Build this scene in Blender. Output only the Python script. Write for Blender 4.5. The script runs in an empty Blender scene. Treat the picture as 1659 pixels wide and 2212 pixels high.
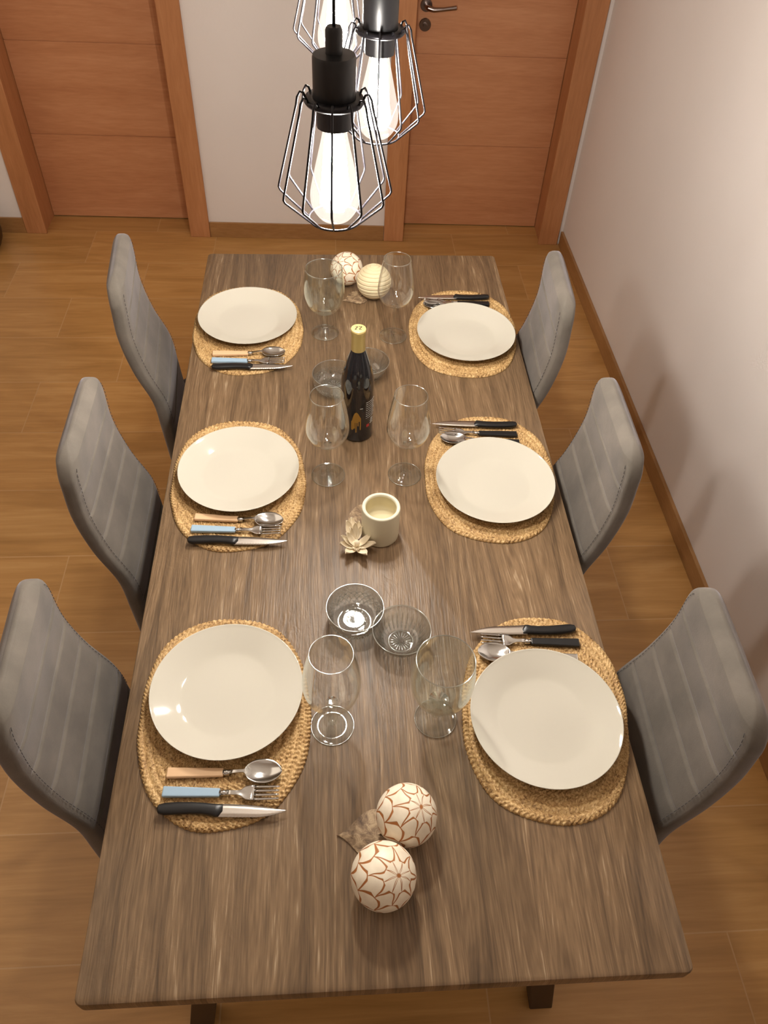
import bpy, bmesh, math, random
from mathutils import Vector, Matrix
PI = math.pi
random.seed(7)
sc = bpy.context.scene
COL = sc.collection

# ------------------------------------------------------------------ camera, light, exposure
cam_d = bpy.data.cameras.new('camera')
cam = bpy.data.objects.new('camera', cam_d)
COL.objects.link(cam)
R_ = Vector((0.99771684, -0.05463713, 0.03969753))
U_ = Vector((0.01432817, 0.74566145, 0.66617093))
F_ = Vector((0.06599859, 0.66408116, -0.74474184))
cam.matrix_world = Matrix(((R_.x, U_.x, -F_.x, -0.0760), (R_.y, U_.y, -F_.y, -0.2332),
                           (R_.z, U_.z, -F_.z, 2.0486), (0, 0, 0, 1)))
cam_d.sensor_fit = 'HORIZONTAL'
cam_d.sensor_width = 36
cam_d.lens = 36 * 1688.7 / 1659
cam_d.clip_start = 0.02
sc.camera = cam

world = bpy.data.worlds.new('world')
sc.world = world
world.use_nodes = True
world.node_tree.nodes['Background'].inputs[0].default_value = (1.0, 0.85, 0.7, 1)
world.node_tree.nodes['Background'].inputs[1].default_value = 0.02

def area(name, loc, sx, sy, power, col, rot=(0, 0, 0)):
    l = bpy.data.lights.new(name, 'AREA')
    l.shape = 'RECTANGLE'; l.size = sx; l.size_y = sy; l.energy = power; l.color = col
    o = bpy.data.objects.new(name, l); o.location = loc; o.rotation_euler = rot
    COL.objects.link(o)
    return o
area('fill_left', (-2.2, 1.3, 2.57), 2.0, 2.6, 17, (1.0, 0.88, 0.72))  # added soft fill on the left, stands in for ambient light, not a real lamp
area('fill_rear', (-0.3, -1.8, 2.56), 2.6, 1.5, 4.5, (1.0, 0.90, 0.78))  # wide weak fill added behind the camera, no actual fixture
BULB_STRENGTH = 800

vs = sc.view_settings
vs.view_transform = 'Standard'; vs.look = 'None'; vs.gamma = 1; vs.use_curve_mapping = False
vs.exposure = 0.0
sc.cycles.use_denoising = True
sc.cycles.max_bounces = 12
sc.cycles.transparent_max_bounces = 24
sc.cycles.caustics_reflective = False
sc.cycles.caustics_refractive = False
sc.cycles.sample_clamp_indirect = 6

# ------------------------------------------------------------------ node helpers
def new_mat(name):
    m = bpy.data.materials.new(name); m.use_nodes = True
    nt = m.node_tree; nt.nodes.clear()
    out = nt.nodes.new('ShaderNodeOutputMaterial')
    b = nt.nodes.new('ShaderNodeBsdfPrincipled')
    nt.links.new(b.outputs[0], out.inputs[0])
    return m, nt, b, out
def lin(c):
    return tuple(((v/255)/12.92 if v/255 <= .04045 else ((v/255+.055)/1.055)**2.4) for v in c) + (1,)
def N(nt, t, **k):
    n = nt.nodes.new(t)
    for a, b in k.items():
        if a.startswith('i_'):
            key = a[2:]
            key = int(key) if key.isdigit() else key
            n.inputs[key].default_value = b
        else: setattr(n, a, b)
    return n
def L(nt, a, b): nt.links.new(a, b)
def plain(name, rgb, rough=.5, metal=0, spec=None, coat=0, bump=None):
    m, nt, b, _ = new_mat(name)
    b.inputs['Base Color'].default_value = lin(rgb)
    b.inputs['Roughness'].default_value = rough
    b.inputs['Metallic'].default_value = metal
    if spec is not None: b.inputs['Specular IOR Level'].default_value = spec
    if coat: b.inputs['Coat Weight'].default_value = coat
    if bump:
        tc = N(nt, 'ShaderNodeTexCoord'); no = N(nt, 'ShaderNodeTexNoise', i_Scale=bump[0], i_Detail=5.0)
        L(nt, tc.outputs['Object'], no.inputs['Vector'])
        bp = N(nt, 'ShaderNodeBump', i_Strength=bump[1], i_Distance=bump[2])
        L(nt, no.outputs[0], bp.inputs['Height']); L(nt, bp.outputs[0], b.inputs['Normal'])
    return m
def ramp(nt, stops, interp='LINEAR'):
    r = nt.nodes.new('ShaderNodeValToRGB'); e = r.color_ramp.elements
    r.color_ramp.interpolation = interp
    e[0].position = stops[0][0]; e[0].color = stops[0][1]
    e[1].position = stops[-1][0]; e[1].color = stops[-1][1]
    for p, c in stops[1:-1]:
        x = e.new(p); x.color = c
    return r
def mixc(nt, fac, a, b, mode='MIX'):
    m = nt.nodes.new('ShaderNodeMix'); m.data_type = 'RGBA'; m.blend_type = mode
    for s, v in ((m.inputs[0], fac), (m.inputs[6], a), (m.inputs[7], b)):
        if hasattr(v, 'links') or isinstance(v, bpy.types.NodeSocket): nt.links.new(v, s)
        else: s.default_value = v
    return m.outputs[2]
def math_(nt, op, a, b=None, c=None):
    m = nt.nodes.new('ShaderNodeMath'); m.operation = op
    for i, v in enumerate((a, b, c)):
        if v is None: continue
        if isinstance(v, bpy.types.NodeSocket): nt.links.new(v, m.inputs[i])
        else: m.inputs[i].default_value = v
    return m.outputs[0]

def wood(name, c_dark, c_mid, c_light, scale, rough=.4, bump=.15, dist=.001, grain=9, warp=.6, streak=None):
    """grain runs along the axis whose scale is smallest"""
    m, nt, b, _ = new_mat(name)
    tc = N(nt, 'ShaderNodeTexCoord')
    mp = N(nt, 'ShaderNodeMapping'); mp.inputs['Scale'].default_value = scale
    L(nt, tc.outputs['Object'], mp.inputs['Vector'])
    n1 = N(nt, 'ShaderNodeTexNoise', i_Scale=1.0, i_Detail=6.0, i_Roughness=.62, i_Distortion=warp)
    L(nt, mp.outputs[0], n1.inputs['Vector'])
    n2 = N(nt, 'ShaderNodeTexNoise', i_Scale=float(grain), i_Detail=4.0, i_Roughness=.6)
    L(nt, mp.outputs[0], n2.inputs['Vector'])
    r1 = ramp(nt, [(.3, lin(c_dark)), (.5, lin(c_mid)), (.72, lin(c_light))])
    mx = math_(nt, 'ADD', math_(nt, 'MULTIPLY', n1.outputs[0], .6), math_(nt, 'MULTIPLY', n2.outputs[0], .4))
    L(nt, mx, r1.inputs[0])
    L(nt, r1.outputs[0], b.inputs['Base Color'])
    b.inputs['Roughness'].default_value = rough
    bp = N(nt, 'ShaderNodeBump', i_Strength=bump, i_Distance=dist)
    L(nt, n2.outputs[0], bp.inputs['Height']); L(nt, bp.outputs[0], b.inputs['Normal'])
    return m

# ------------------------------------------------------------------ materials
M = {}
def wall_mat(name, rgb):
    m, nt, b, _ = new_mat(name)
    tc = N(nt, 'ShaderNodeTexCoord')
    n = N(nt, 'ShaderNodeTexNoise', i_Scale=2.2, i_Detail=3.0)
    L(nt, tc.outputs['Object'], n.inputs['Vector'])
    c2 = tuple(int(v*.965) for v in rgb)
    L(nt, mixc(nt, n.outputs[0], lin(rgb), lin(c2)), b.inputs['Base Color'])
    b.inputs['Roughness'].default_value = .75
    n2 = N(nt, 'ShaderNodeTexNoise', i_Scale=38.0, i_Detail=6.0, i_Roughness=.6)
    L(nt, tc.outputs['Object'], n2.inputs['Vector'])
    bp = N(nt, 'ShaderNodeBump', i_Strength=.18, i_Distance=.004)
    L(nt, n2.outputs[0], bp.inputs['Height']); L(nt, bp.outputs[0], b.inputs['Normal'])
    return m
M['wall'] = wall_mat('painted_plaster', (230, 222, 218))
M['ceiling'] = wall_mat('ceiling_paint', (235, 230, 222))

def floor_mat():
    m, nt, b, _ = new_mat('wood_look_tiles')
    tc = N(nt, 'ShaderNodeTexCoord')
    mp = N(nt, 'ShaderNodeMapping'); mp.inputs['Location'].default_value = (-0.26, -0.22 + 3.0, 0)
    L(nt, tc.outputs['Object'], mp.inputs['Vector'])
    br = N(nt, 'ShaderNodeTexBrick', offset=.5, i_Scale=1.0)
    br.inputs['Mortar Size'].default_value = .0019
    br.inputs['Mortar Smooth'].default_value = .1
    br.inputs['Brick Width'].default_value = .6
    br.inputs['Row Height'].default_value = .3
    br.inputs['Color1'].default_value = (0, 0, 0, 1); br.inputs['Color2'].default_value = (1, 1, 1, 1)
    L(nt, mp.outputs[0], br.inputs['Vector'])
    bw = N(nt, 'ShaderNodeRGBToBW'); L(nt, br.outputs[0], bw.inputs[0])
    # grain along X, each tile shifted
    cx = N(nt, 'ShaderNodeCombineXYZ'); sh = math_(nt, 'MULTIPLY', bw.outputs[0], 37.0)
    L(nt, sh, cx.inputs[2]); L(nt, math_(nt, 'MULTIPLY', bw.outputs[0], 11.0), cx.inputs[0])
    va = N(nt, 'ShaderNodeVectorMath', operation='ADD'); L(nt, tc.outputs['Object'], va.inputs[0]); L(nt, cx.outputs[0], va.inputs[1])
    m2 = N(nt, 'ShaderNodeMapping'); m2.inputs['Scale'].default_value = (1.3, 11, 1)
    L(nt, va.outputs[0], m2.inputs['Vector'])
    n1 = N(nt, 'ShaderNodeTexNoise', i_Scale=1.3, i_Detail=6.0, i_Roughness=.6, i_Distortion=1.3)
    L(nt, m2.outputs[0], n1.inputs['Vector'])
    m3 = N(nt, 'ShaderNodeMapping'); m3.inputs['Scale'].default_value = (5, 110, 1)
    L(nt, va.outputs[0], m3.inputs['Vector'])
    n2 = N(nt, 'ShaderNodeTexNoise', i_Scale=1.0, i_Detail=3.0); L(nt, m3.outputs[0], n2.inputs['Vector'])
    mx = math_(nt, 'ADD', math_(nt, 'MULTIPLY', n1.outputs[0], .75), math_(nt, 'MULTIPLY', n2.outputs[0], .25))
    r = ramp(nt, [(.28, lin((160, 118, 66))), (.5, lin((182, 136, 80))), (.75, lin((202, 158, 102)))])
    L(nt, mx, r.inputs[0])
    v = N(nt, 'ShaderNodeHueSaturation'); L(nt, r.outputs[0], v.inputs['Color'])
    L(nt, math_(nt, 'MULTIPLY_ADD', bw.outputs[0], .16, .93), v.inputs['Value'])
    L(nt, mixc(nt, br.outputs['Fac'], v.outputs[0], lin((192, 152, 106))), b.inputs['Base Color'])
    b.inputs['Roughness'].default_value = .33
    b.inputs['Specular IOR Level'].default_value = .4
    bp = N(nt, 'ShaderNodeBump', i_Strength=.25, i_Distance=.001)
    hh = math_(nt, 'SUBTRACT', math_(nt, 'MULTIPLY', n2.outputs[0], .25), br.outputs['Fac'])
    L(nt, hh, bp.inputs['Height']); L(nt, bp.outputs[0], b.inputs['Normal'])
    return m
M['floor'] = floor_mat()
M['skirting'] = wood('skirting_tile', (138, 98, 58), (156, 114, 70), (172, 130, 84), (2.5, 2.5, 14), .4, .1)
M['door'] = wood('door_veneer', (176, 118, 80), (192, 134, 94), (206, 150, 110), (1.6, 1.6, 13), .42, .08, .0006, 7, .9)
M['door_v'] = wood('door_frame_veneer', (160, 106, 66), (178, 122, 80), (194, 138, 96), (14, 14, 1.4), .42, .08, .0006, 7, .9)

def table_mat():
    m, nt, b, _ = new_mat('brushed_grey_oak')
    tc = N(nt, 'ShaderNodeTexCoord')
    sx = N(nt, 'ShaderNodeSeparateXYZ'); L(nt, tc.outputs['Object'], sx.inputs[0])
    # boards 11 cm wide, each with its own grain offset
    bd = math_(nt, 'FLOOR', math_(nt, 'DIVIDE', sx.outputs[0], .1125))
    wn = N(nt, 'ShaderNodeTexWhiteNoise', noise_dimensions='1D'); L(nt, bd, wn.inputs['W'])
    cb = N(nt, 'ShaderNodeCombineXYZ'); L(nt, math_(nt, 'MULTIPLY', wn.outputs[0], 9.0), cb.inputs[2])
    va = N(nt, 'ShaderNodeVectorMath', operation='ADD'); L(nt, tc.outputs['Object'], va.inputs[0]); L(nt, cb.outputs[0], va.inputs[1])
    mw = N(nt, 'ShaderNodeMapping'); mw.inputs['Scale'].default_value = (9, 1.1, 1); L(nt, va.outputs[0], mw.inputs['Vector'])
    nw = N(nt, 'ShaderNodeTexNoise', i_Scale=1.0, i_Detail=2.0); L(nt, mw.outputs[0], nw.inputs['Vector'])
    # growth bands, bent by the slow noise
    band = math_(nt, 'ADD', math_(nt, 'MULTIPLY', sx.outputs[0], 62.0), math_(nt, 'MULTIPLY', nw.outputs[0], 12.0))
    c1 = N(nt, 'ShaderNodeCombineXYZ'); L(nt, band, c1.inputs[0])
    L(nt, math_(nt, 'MULTIPLY', sx.outputs[1], 1.6), c1.inputs[1]); L(nt, math_(nt, 'MULTIPLY', wn.outputs[0], 9.0), c1.inputs[2])
    n1 = N(nt, 'ShaderNodeTexNoise', i_Scale=1.0, i_Detail=3.0, i_Roughness=.6); L(nt, c1.outputs[0], n1.inputs['Vector'])
    # fine brushed fibres
    c2 = N(nt, 'ShaderNodeCombineXYZ')
    L(nt, math_(nt, 'ADD', math_(nt, 'MULTIPLY', sx.outputs[0], 330.0), math_(nt, 'MULTIPLY', nw.outputs[0], 26.0)), c2.inputs[0])
    L(nt, math_(nt, 'MULTIPLY', sx.outputs[1], 16.0), c2.inputs[1])
    n2 = N(nt, 'ShaderNodeTexNoise', i_Scale=1.0, i_Detail=2.0, i_Roughness=.55); L(nt, c2.outputs[0], n2.inputs['Vector'])
    # knotty areas
    mk = N(nt, 'ShaderNodeMapping'); mk.inputs['Scale'].default_value = (60, 34, 1); L(nt, tc.outputs['Object'], mk.inputs['Vector'])
    nk = N(nt, 'ShaderNodeTexNoise', i_Scale=1.0, i_Detail=3.0, i_Distortion=1.4); L(nt, mk.outputs[0], nk.inputs['Vector'])
    mm = N(nt, 'ShaderNodeMapping'); mm.inputs['Scale'].default_value = (7, 3.0, 1); mm.inputs['Location'].default_value = (3.1, 1.7, 0)
    L(nt, tc.outputs['Object'], mm.inputs['Vector'])
    nm = N(nt, 'ShaderNodeTexNoise', i_Scale=1.0, i_Detail=1.0); L(nt, mm.outputs[0], nm.inputs['Vector'])
    rk = ramp(nt, [(.56, (0, 0, 0, 1)), (.66, (1, 1, 1, 1))]); L(nt, nm.outputs[0], rk.inputs[0])
    base = math_(nt, 'ADD', math_(nt, 'MULTIPLY', n1.outputs[0], .55), math_(nt, 'MULTIPLY', n2.outputs[0], .45))
    r = ramp(nt, [(.30, lin((80, 63, 46))), (.47, lin((114, 91, 67))), (.60, lin((138, 112, 84))), (.74, lin((204, 182, 152)))])
    L(nt, base, r.inputs[0])
    hs = N(nt, 'ShaderNodeHueSaturation'); L(nt, r.outputs[0], hs.inputs['Color'])
    L(nt, math_(nt, 'MULTIPLY_ADD', wn.outputs[0], .14, .93), hs.inputs['Value'])
    L(nt, hs.outputs[0], b.inputs['Base Color'])
    b.inputs['Roughness'].default_value = .42
    b.inputs['Specular IOR Level'].default_value = .45
    hb = math_(nt, 'ADD', math_(nt, 'MULTIPLY', n2.outputs[0], 1.0), math_(nt, 'MULTIPLY', math_(nt, 'MULTIPLY', nk.outputs[0], rk.outputs[0]), 1.3))
    bp = N(nt, 'ShaderNodeBump', i_Strength=.55, i_Distance=.0018)
    L(nt, hb, bp.inputs['Height']); L(nt, bp.outputs[0], b.inputs['Normal'])
    return m
M['table'] = table_mat()
M['table_leg'] = plain('dark_brown_leg', (40, 26, 20), .45)

def velvet(name, rgb):
    m, nt, b, _ = new_mat(name)
    tc = N(nt, 'ShaderNodeTexCoord')
    n = N(nt, 'ShaderNodeTexNoise', i_Scale=9.0, i_Detail=5.0, i_Roughness=.6); L(nt, tc.outputs['Object'], n.inputs['Vector'])
    c2 = tuple(min(255, int(v*1.22)) for v in rgb)
    r = ramp(nt, [(.35, lin(rgb)), (.68, lin(c2))]); L(nt, n.outputs[0], r.inputs[0])
    L(nt, r.outputs[0], b.inputs['Base Color'])
    b.inputs['Roughness'].default_value = .85
    b.inputs['Sheen Weight'].default_value = .35
    b.inputs['Sheen Roughness'].default_value = .4
    b.inputs['Sheen Tint'].default_value = (.8, .78, .9, 1)
    n2 = N(nt, 'ShaderNodeTexNoise', i_Scale=420.0, i_Detail=2.0); L(nt, tc.outputs['Object'], n2.inputs['Vector'])
    bp = N(nt, 'ShaderNodeBump', i_Strength=.25, i_Distance=.001); L(nt, n2.outputs[0], bp.inputs['Height']); L(nt, bp.outputs[0], b.inputs['Normal'])
    return m
M['velvet'] = velvet('grey_velvet', (96, 90, 82))
M['velvet_side'] = velvet('grey_velvet_gusset', (60, 58, 62))
M['stitch'] = plain('stitching_thread', (78, 75, 76), .8)
M['black_metal'] = plain('matt_black_metal', (22, 22, 24), .4, 0.0, .5)
M['lamp_black'] = plain('satin_black_lamp_metal', (30, 29, 31), .38, 0.3, .6)
M['wire'] = plain('black_wire', (34, 32, 36), .28, 0.6)
M['porcelain'] = plain('glossy_porcelain', (202, 197, 184), .06, 0, .5, 0)
M['steel'] = plain('polished_steel', (205, 203, 200), .16, 1)
M['steel_blade'] = plain('brushed_blade_steel', (215, 208, 200), .3, 1)
M['chrome'] = plain('satin_nickel', (150, 138, 134), .22, 1)
M['black_plastic'] = plain('black_plastic_handle', (20, 20, 22), .35)
M['tan_plastic'] = plain('peach_beige_handle', (226, 188, 148), .35)
M['blue_plastic'] = plain('pale_blue_handle', (158, 184, 206), .35)
M['gold_foil'] = plain('gold_foil', (176, 154, 96), .42, .4)
M['gold_cap'] = plain('gold_cap_top', (218, 196, 132), .4, .3)
M['gold_paint'] = plain('gold_drip_print', (172, 132, 60), .4, .5)
M['label_white'] = plain('white_label_print', (190, 184, 176), .6)
M['label_red'] = plain('red_label_print', (176, 52, 50), .6)
M['logo'] = plain('dark_cap_print', (60, 44, 26), .6)
M['bottle'] = plain('dark_bottle_glass', (10, 12, 20), .06, 0, .7, .5)
M['wax'] = plain('ivory_wax', (222, 216, 192), .45, 0, .4)
M['wax_in'] = plain('inner_wax', (206, 194, 158), .55, 0, .3)
M['petal'] = plain('dried_cream_petal', (232, 218, 192), .8, 0, .2, 0, (160, .3, .001))
M['twine_cream'] = plain('cream_rope_shell', (222, 206, 170), .6, 0, .3, 0, (90, .2, .001))
M['pot'] = plain('dark_brown_ceramic', (70, 46, 16), .5)

def bark():
    m, nt, b, _ = new_mat('mottled_bark')
    tc = N(nt, 'ShaderNodeTexCoord'); n = N(nt, 'ShaderNodeTexNoise', i_Scale=60.0, i_Detail=6.0, i_Roughness=.7, i_Distortion=.8)
    L(nt, tc.outputs['Object'], n.inputs['Vector'])
    r = ramp(nt, [(.32, lin((74, 54, 40))), (.48, lin((132, 108, 82))), (.68, lin((188, 164, 130)))]); L(nt, n.outputs[0], r.inputs[0])
    L(nt, r.outputs[0], b.inputs['Base Color']); b.inputs['Roughness'].default_value = .7
    bp = N(nt, 'ShaderNodeBump', i_Strength=.4, i_Distance=.001); L(nt, n.outputs[0], bp.inputs['Height']); L(nt, bp.outputs[0], b.inputs['Normal'])
    return m
M['bark'] = bark()

def straw():
    m, nt, b, _ = new_mat('woven_seagrass')
    uv = N(nt, 'ShaderNodeUVMap'); mp = N(nt, 'ShaderNodeMapping'); mp.inputs['Scale'].default_value = (260, 40, 1)
    L(nt, uv.outputs[0], mp.inputs['Vector'])
    n = N(nt, 'ShaderNodeTexNoise', i_Scale=1.0, i_Detail=3.0, i_Roughness=.65, i_Distortion=.5); L(nt, mp.outputs[0], n.inputs['Vector'])
    tc = N(nt, 'ShaderNodeTexCoord'); n2 = N(nt, 'ShaderNodeTexNoise', i_Scale=22.0, i_Detail=2.0); L(nt, tc.outputs['Object'], n2.inputs['Vector'])
    mx = math_(nt, 'ADD', math_(nt, 'MULTIPLY', n.outputs[0], .75), math_(nt, 'MULTIPLY', n2.outputs[0], .25))
    r = ramp(nt, [(.36, lin((112, 80, 44))), (.45, lin((172, 134, 84))), (.55, lin((204, 168, 114))), (.68, lin((234, 204, 154)))])
    L(nt, mx, r.inputs[0]); L(nt, r.outputs[0], b.inputs['Base Color'])
    b.inputs['Roughness'].default_value = .62
    bp = N(nt, 'ShaderNodeBump', i_Strength=.6, i_Distance=.002); L(nt, n.outputs[0], bp.inputs['Height']); L(nt, bp.outputs[0], b.inputs['Normal'])
    return m
M['straw'] = straw()

def thin_glass(name, tint, spec=1.0, rim=.10):
    """thin clear glass: transparent with Fresnel reflection that strengthens at grazing angles"""
    m, nt, b, out = new_mat(name); nt.nodes.remove(b)
    tr = N(nt, 'ShaderNodeBsdfTransparent'); tr.inputs[0].default_value = tint
    gl = N(nt, 'ShaderNodeBsdfGlossy'); gl.inputs['Roughness'].default_value = .045; gl.inputs[0].default_value = (.98*spec, 1.0*spec, .98*spec, 1)
    lw = N(nt, 'ShaderNodeLayerWeight'); lw.inputs[0].default_value = .5
    sch = math_(nt, 'MULTIPLY_ADD', math_(nt, 'POWER', lw.outputs[1], 5.0), .8, .05)
    f2 = math_(nt, 'MINIMUM', math_(nt, 'ADD', sch, math_(nt, 'MULTIPLY', math_(nt, 'POWER', lw.outputs[1], 3.0), rim)), .95)
    mx = N(nt, 'ShaderNodeMixShader'); L(nt, f2, mx.inputs[0]); L(nt, tr.outputs[0], mx.inputs[1]); L(nt, gl.outputs[0], mx.inputs[2])
    L(nt, mx.outputs[0], out.inputs[0])
    return m
def cut_glass(name, tint):
    m, nt, b, out = new_mat(name); nt.nodes.remove(b)
    tr = N(nt, 'ShaderNodeBsdfTransparent'); tr.inputs[0].default_value = tint
    gl = N(nt, 'ShaderNodeBsdfGlossy'); gl.inputs['Roughness'].default_value = .03
    rf = N(nt, 'ShaderNodeBsdfGlass'); rf.inputs['IOR'].default_value = 1.45; rf.inputs['Roughness'].default_value = 0
    lw = N(nt, 'ShaderNodeLayerWeight'); lw.inputs[0].default_value = .5
    m1 = N(nt, 'ShaderNodeMixShader'); m1.inputs[0].default_value = .22; L(nt, tr.outputs[0], m1.inputs[1]); L(nt, rf.outputs[0], m1.inputs[2])
    m2 = N(nt, 'ShaderNodeMixShader'); L(nt, math_(nt, 'MULTIPLY_ADD', math_(nt, 'POWER', lw.outputs[1], 2.5), .75, .13), m2.inputs[0])
    L(nt, m1.outputs[0], m2.inputs[1]); L(nt, gl.outputs[0], m2.inputs[2]); L(nt, m2.outputs[0], out.inputs[0])
    return m
def thick_glass(name, tint, part=.55):
    m, nt, b, out = new_mat(name)
    b.inputs['Base Color'].default_value = tint; b.inputs['Roughness'].default_value = 0.0
    b.inputs['Transmission Weight'].default_value = 1.0; b.inputs['IOR'].default_value = 1.5
    tr = N(nt, 'ShaderNodeBsdfTransparent'); tr.inputs[0].default_value = tint
    mx = N(nt, 'ShaderNodeMixShader'); mx.inputs[0].default_value = part
    L(nt, tr.outputs[0], mx.inputs[1]); L(nt, b.outputs[0], mx.inputs[2]); L(nt, mx.outputs[0], out.inputs[0])
    return m
M['glass'] = thin_glass('clear_wine_glass', (.98, .982, .98, 1), 1.0, .25)
M['glass_green'] = thin_glass('greenish_goblet_glass', (.955, .975, .965, 1), 1.0, .35)
M['glass_thick'] = thin_glass('foot_and_stem_glass', (.97, .98, .975, 1), .85, .22)
M['crystal'] = cut_glass('pressed_crystal', (.97, .985, .975, 1))
def edge_glass():
    m, nt, b, out = new_mat('bright_glass_edge'); nt.nodes.remove(b)
    tr = N(nt, 'ShaderNodeBsdfTransparent'); tr.inputs[0].default_value = (.96, .98, .97, 1)
    gl = N(nt, 'ShaderNodeBsdfGlossy'); gl.inputs['Roughness'].default_value = .12; gl.inputs[0].default_value = (.75, .78, .76, 1)
    mx = N(nt, 'ShaderNodeMixShader'); mx.inputs[0].default_value = .38
    L(nt, tr.outputs[0], mx.inputs[1]); L(nt, gl.outputs[0], mx.inputs[2]); L(nt, mx.outputs[0], out.inputs[0])
    return m
M['glass_edge'] = edge_glass()
def bulb_glass():
    m = thin_glass('bulb_glass', (1, 1, 1, 1), 1.0, .1)
    nt = m.node_tree; out = [n for n in nt.nodes if n.type == 'OUTPUT_MATERIAL'][0]
    src = out.inputs[0].links[0].from_socket
    em = N(nt, 'ShaderNodeEmission'); em.inputs[0].default_value = (1, .95, .86, 1); em.inputs[1].default_value = .35
    ad = N(nt, 'ShaderNodeAddShader'); L(nt, src, ad.inputs[0]); L(nt, em.outputs[0], ad.inputs[1]); L(nt, ad.outputs[0], out.inputs[0])
    return m
M['bulb_glass'] = bulb_glass()
def emit(name, col, s):
    m, nt, b, out = new_mat(name); nt.nodes.remove(b)
    e = N(nt, 'ShaderNodeEmission'); e.inputs[0].default_value = col; e.inputs[1].default_value = s
    L(nt, e.outputs[0], out.inputs[0]); return m
M['filament'] = emit('glowing_filament', (1.0, .94, .85, 1), BULB_STRENGTH)

def petal_ball():
    """overlapping shell scales outlined in rust brown around the ball's own axis"""
    m, nt, b, _ = new_mat('scaled_shell_ball')
    tc = N(nt, 'ShaderNodeAttribute', attribute_name='pole')
    nz = N(nt, 'ShaderNodeTexNoise', i_Scale=26.0, i_Detail=1.0); L(nt, tc.outputs['Vector'], nz.inputs['Vector'])
    sb = N(nt, 'ShaderNodeVectorMath', operation='SUBTRACT'); L(nt, nz.outputs['Color'], sb.inputs[0]); sb.inputs[1].default_value = (.5, .5, .5)
    sc2 = N(nt, 'ShaderNodeVectorMath', operation='SCALE'); L(nt, sb.outputs[0], sc2.inputs[0]); sc2.inputs['Scale'].default_value = .016
    ad = N(nt, 'ShaderNodeVectorMath', operation='ADD'); L(nt, tc.outputs['Vector'], ad.inputs[0]); L(nt, sc2.outputs[0], ad.inputs[1])
    nv = N(nt, 'ShaderNodeVectorMath', operation='NORMALIZE'); L(nt, ad.outputs[0], nv.inputs[0])
    s = N(nt, 'ShaderNodeSeparateXYZ'); L(nt, nv.outputs[0], s.inputs[0])
    phi = math_(nt, 'DIVIDE', math_(nt, 'ARCTAN2', s.outputs[1], s.outputs[0]), 2*PI)
    th = math_(nt, 'ARCCOSINE', s.outputs[2])
    v = math_(nt, 'DIVIDE', th, .46); row = math_(nt, 'FLOOR', v); fv = math_(nt, 'FRACT', v)
    half = math_(nt, 'MULTIPLY', math_(nt, 'MODULO', row, 2.0), .5)
    u = math_(nt, 'ADD', math_(nt, 'MULTIPLY', phi, 8.0), half)
    fu = math_(nt, 'SUBTRACT', math_(nt, 'FRACT', math_(nt, 'ADD', u, 100.0)), .5)
    a2 = math_(nt, 'POWER', math_(nt, 'ABSOLUTE', math_(nt, 'MULTIPLY', fu, 2.0)), 3.2)
    curve = math_(nt, 'MULTIPLY', a2, .98)
    d = math_(nt, 'ABSOLUTE', math_(nt, 'SUBTRACT', fv, curve))
    # width of the line measured across the slope of the scale's edge
    slope = math_(nt, 'MULTIPLY_ADD', math_(nt, 'POWER', math_(nt, 'ABSOLUTE', math_(nt, 'MULTIPLY', fu, 2.0)), 2.2), 4.6, 1.0)
    d2 = math_(nt, 'DIVIDE', math_(nt, 'DIVIDE', d, slope), math_(nt, 'SUBTRACT', 1.35, math_(nt, 'MULTIPLY', fv, .85)))
    r = ramp(nt, [(.036, (1, 1, 1, 1)), (.058, (0, 0, 0, 1))]); L(nt, d2, r.inputs[0])
    pole = ramp(nt, [(.05, (1, 1, 1, 1)), (.09, (0, 0, 0, 1))]); L(nt, th, pole.inputs[0])
    mask = math_(nt, 'MAXIMUM', r.outputs[0], pole.outputs[0])
    n3 = N(nt, 'ShaderNodeTexNoise', i_Scale=45.0, i_Detail=3.0); L(nt, tc.outputs['Vector'], n3.inputs['Vector'])
    cr = ramp(nt, [(.3, lin((226, 212, 190))), (.7, lin((244, 234, 214)))]); L(nt, n3.outputs[0], cr.inputs[0])
    L(nt, mixc(nt, mask, cr.outputs[0], lin((164, 102, 50))), b.inputs['Base Color'])
    b.inputs['Roughness'].default_value = .5
    bp = N(nt, 'ShaderNodeBump', i_Strength=.4, i_Distance=.001); bp.invert = True
    L(nt, mask, bp.inputs['Height']); L(nt, bp.outputs[0], b.inputs['Normal'])
    return m
M['ball'] = petal_ball()

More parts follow.
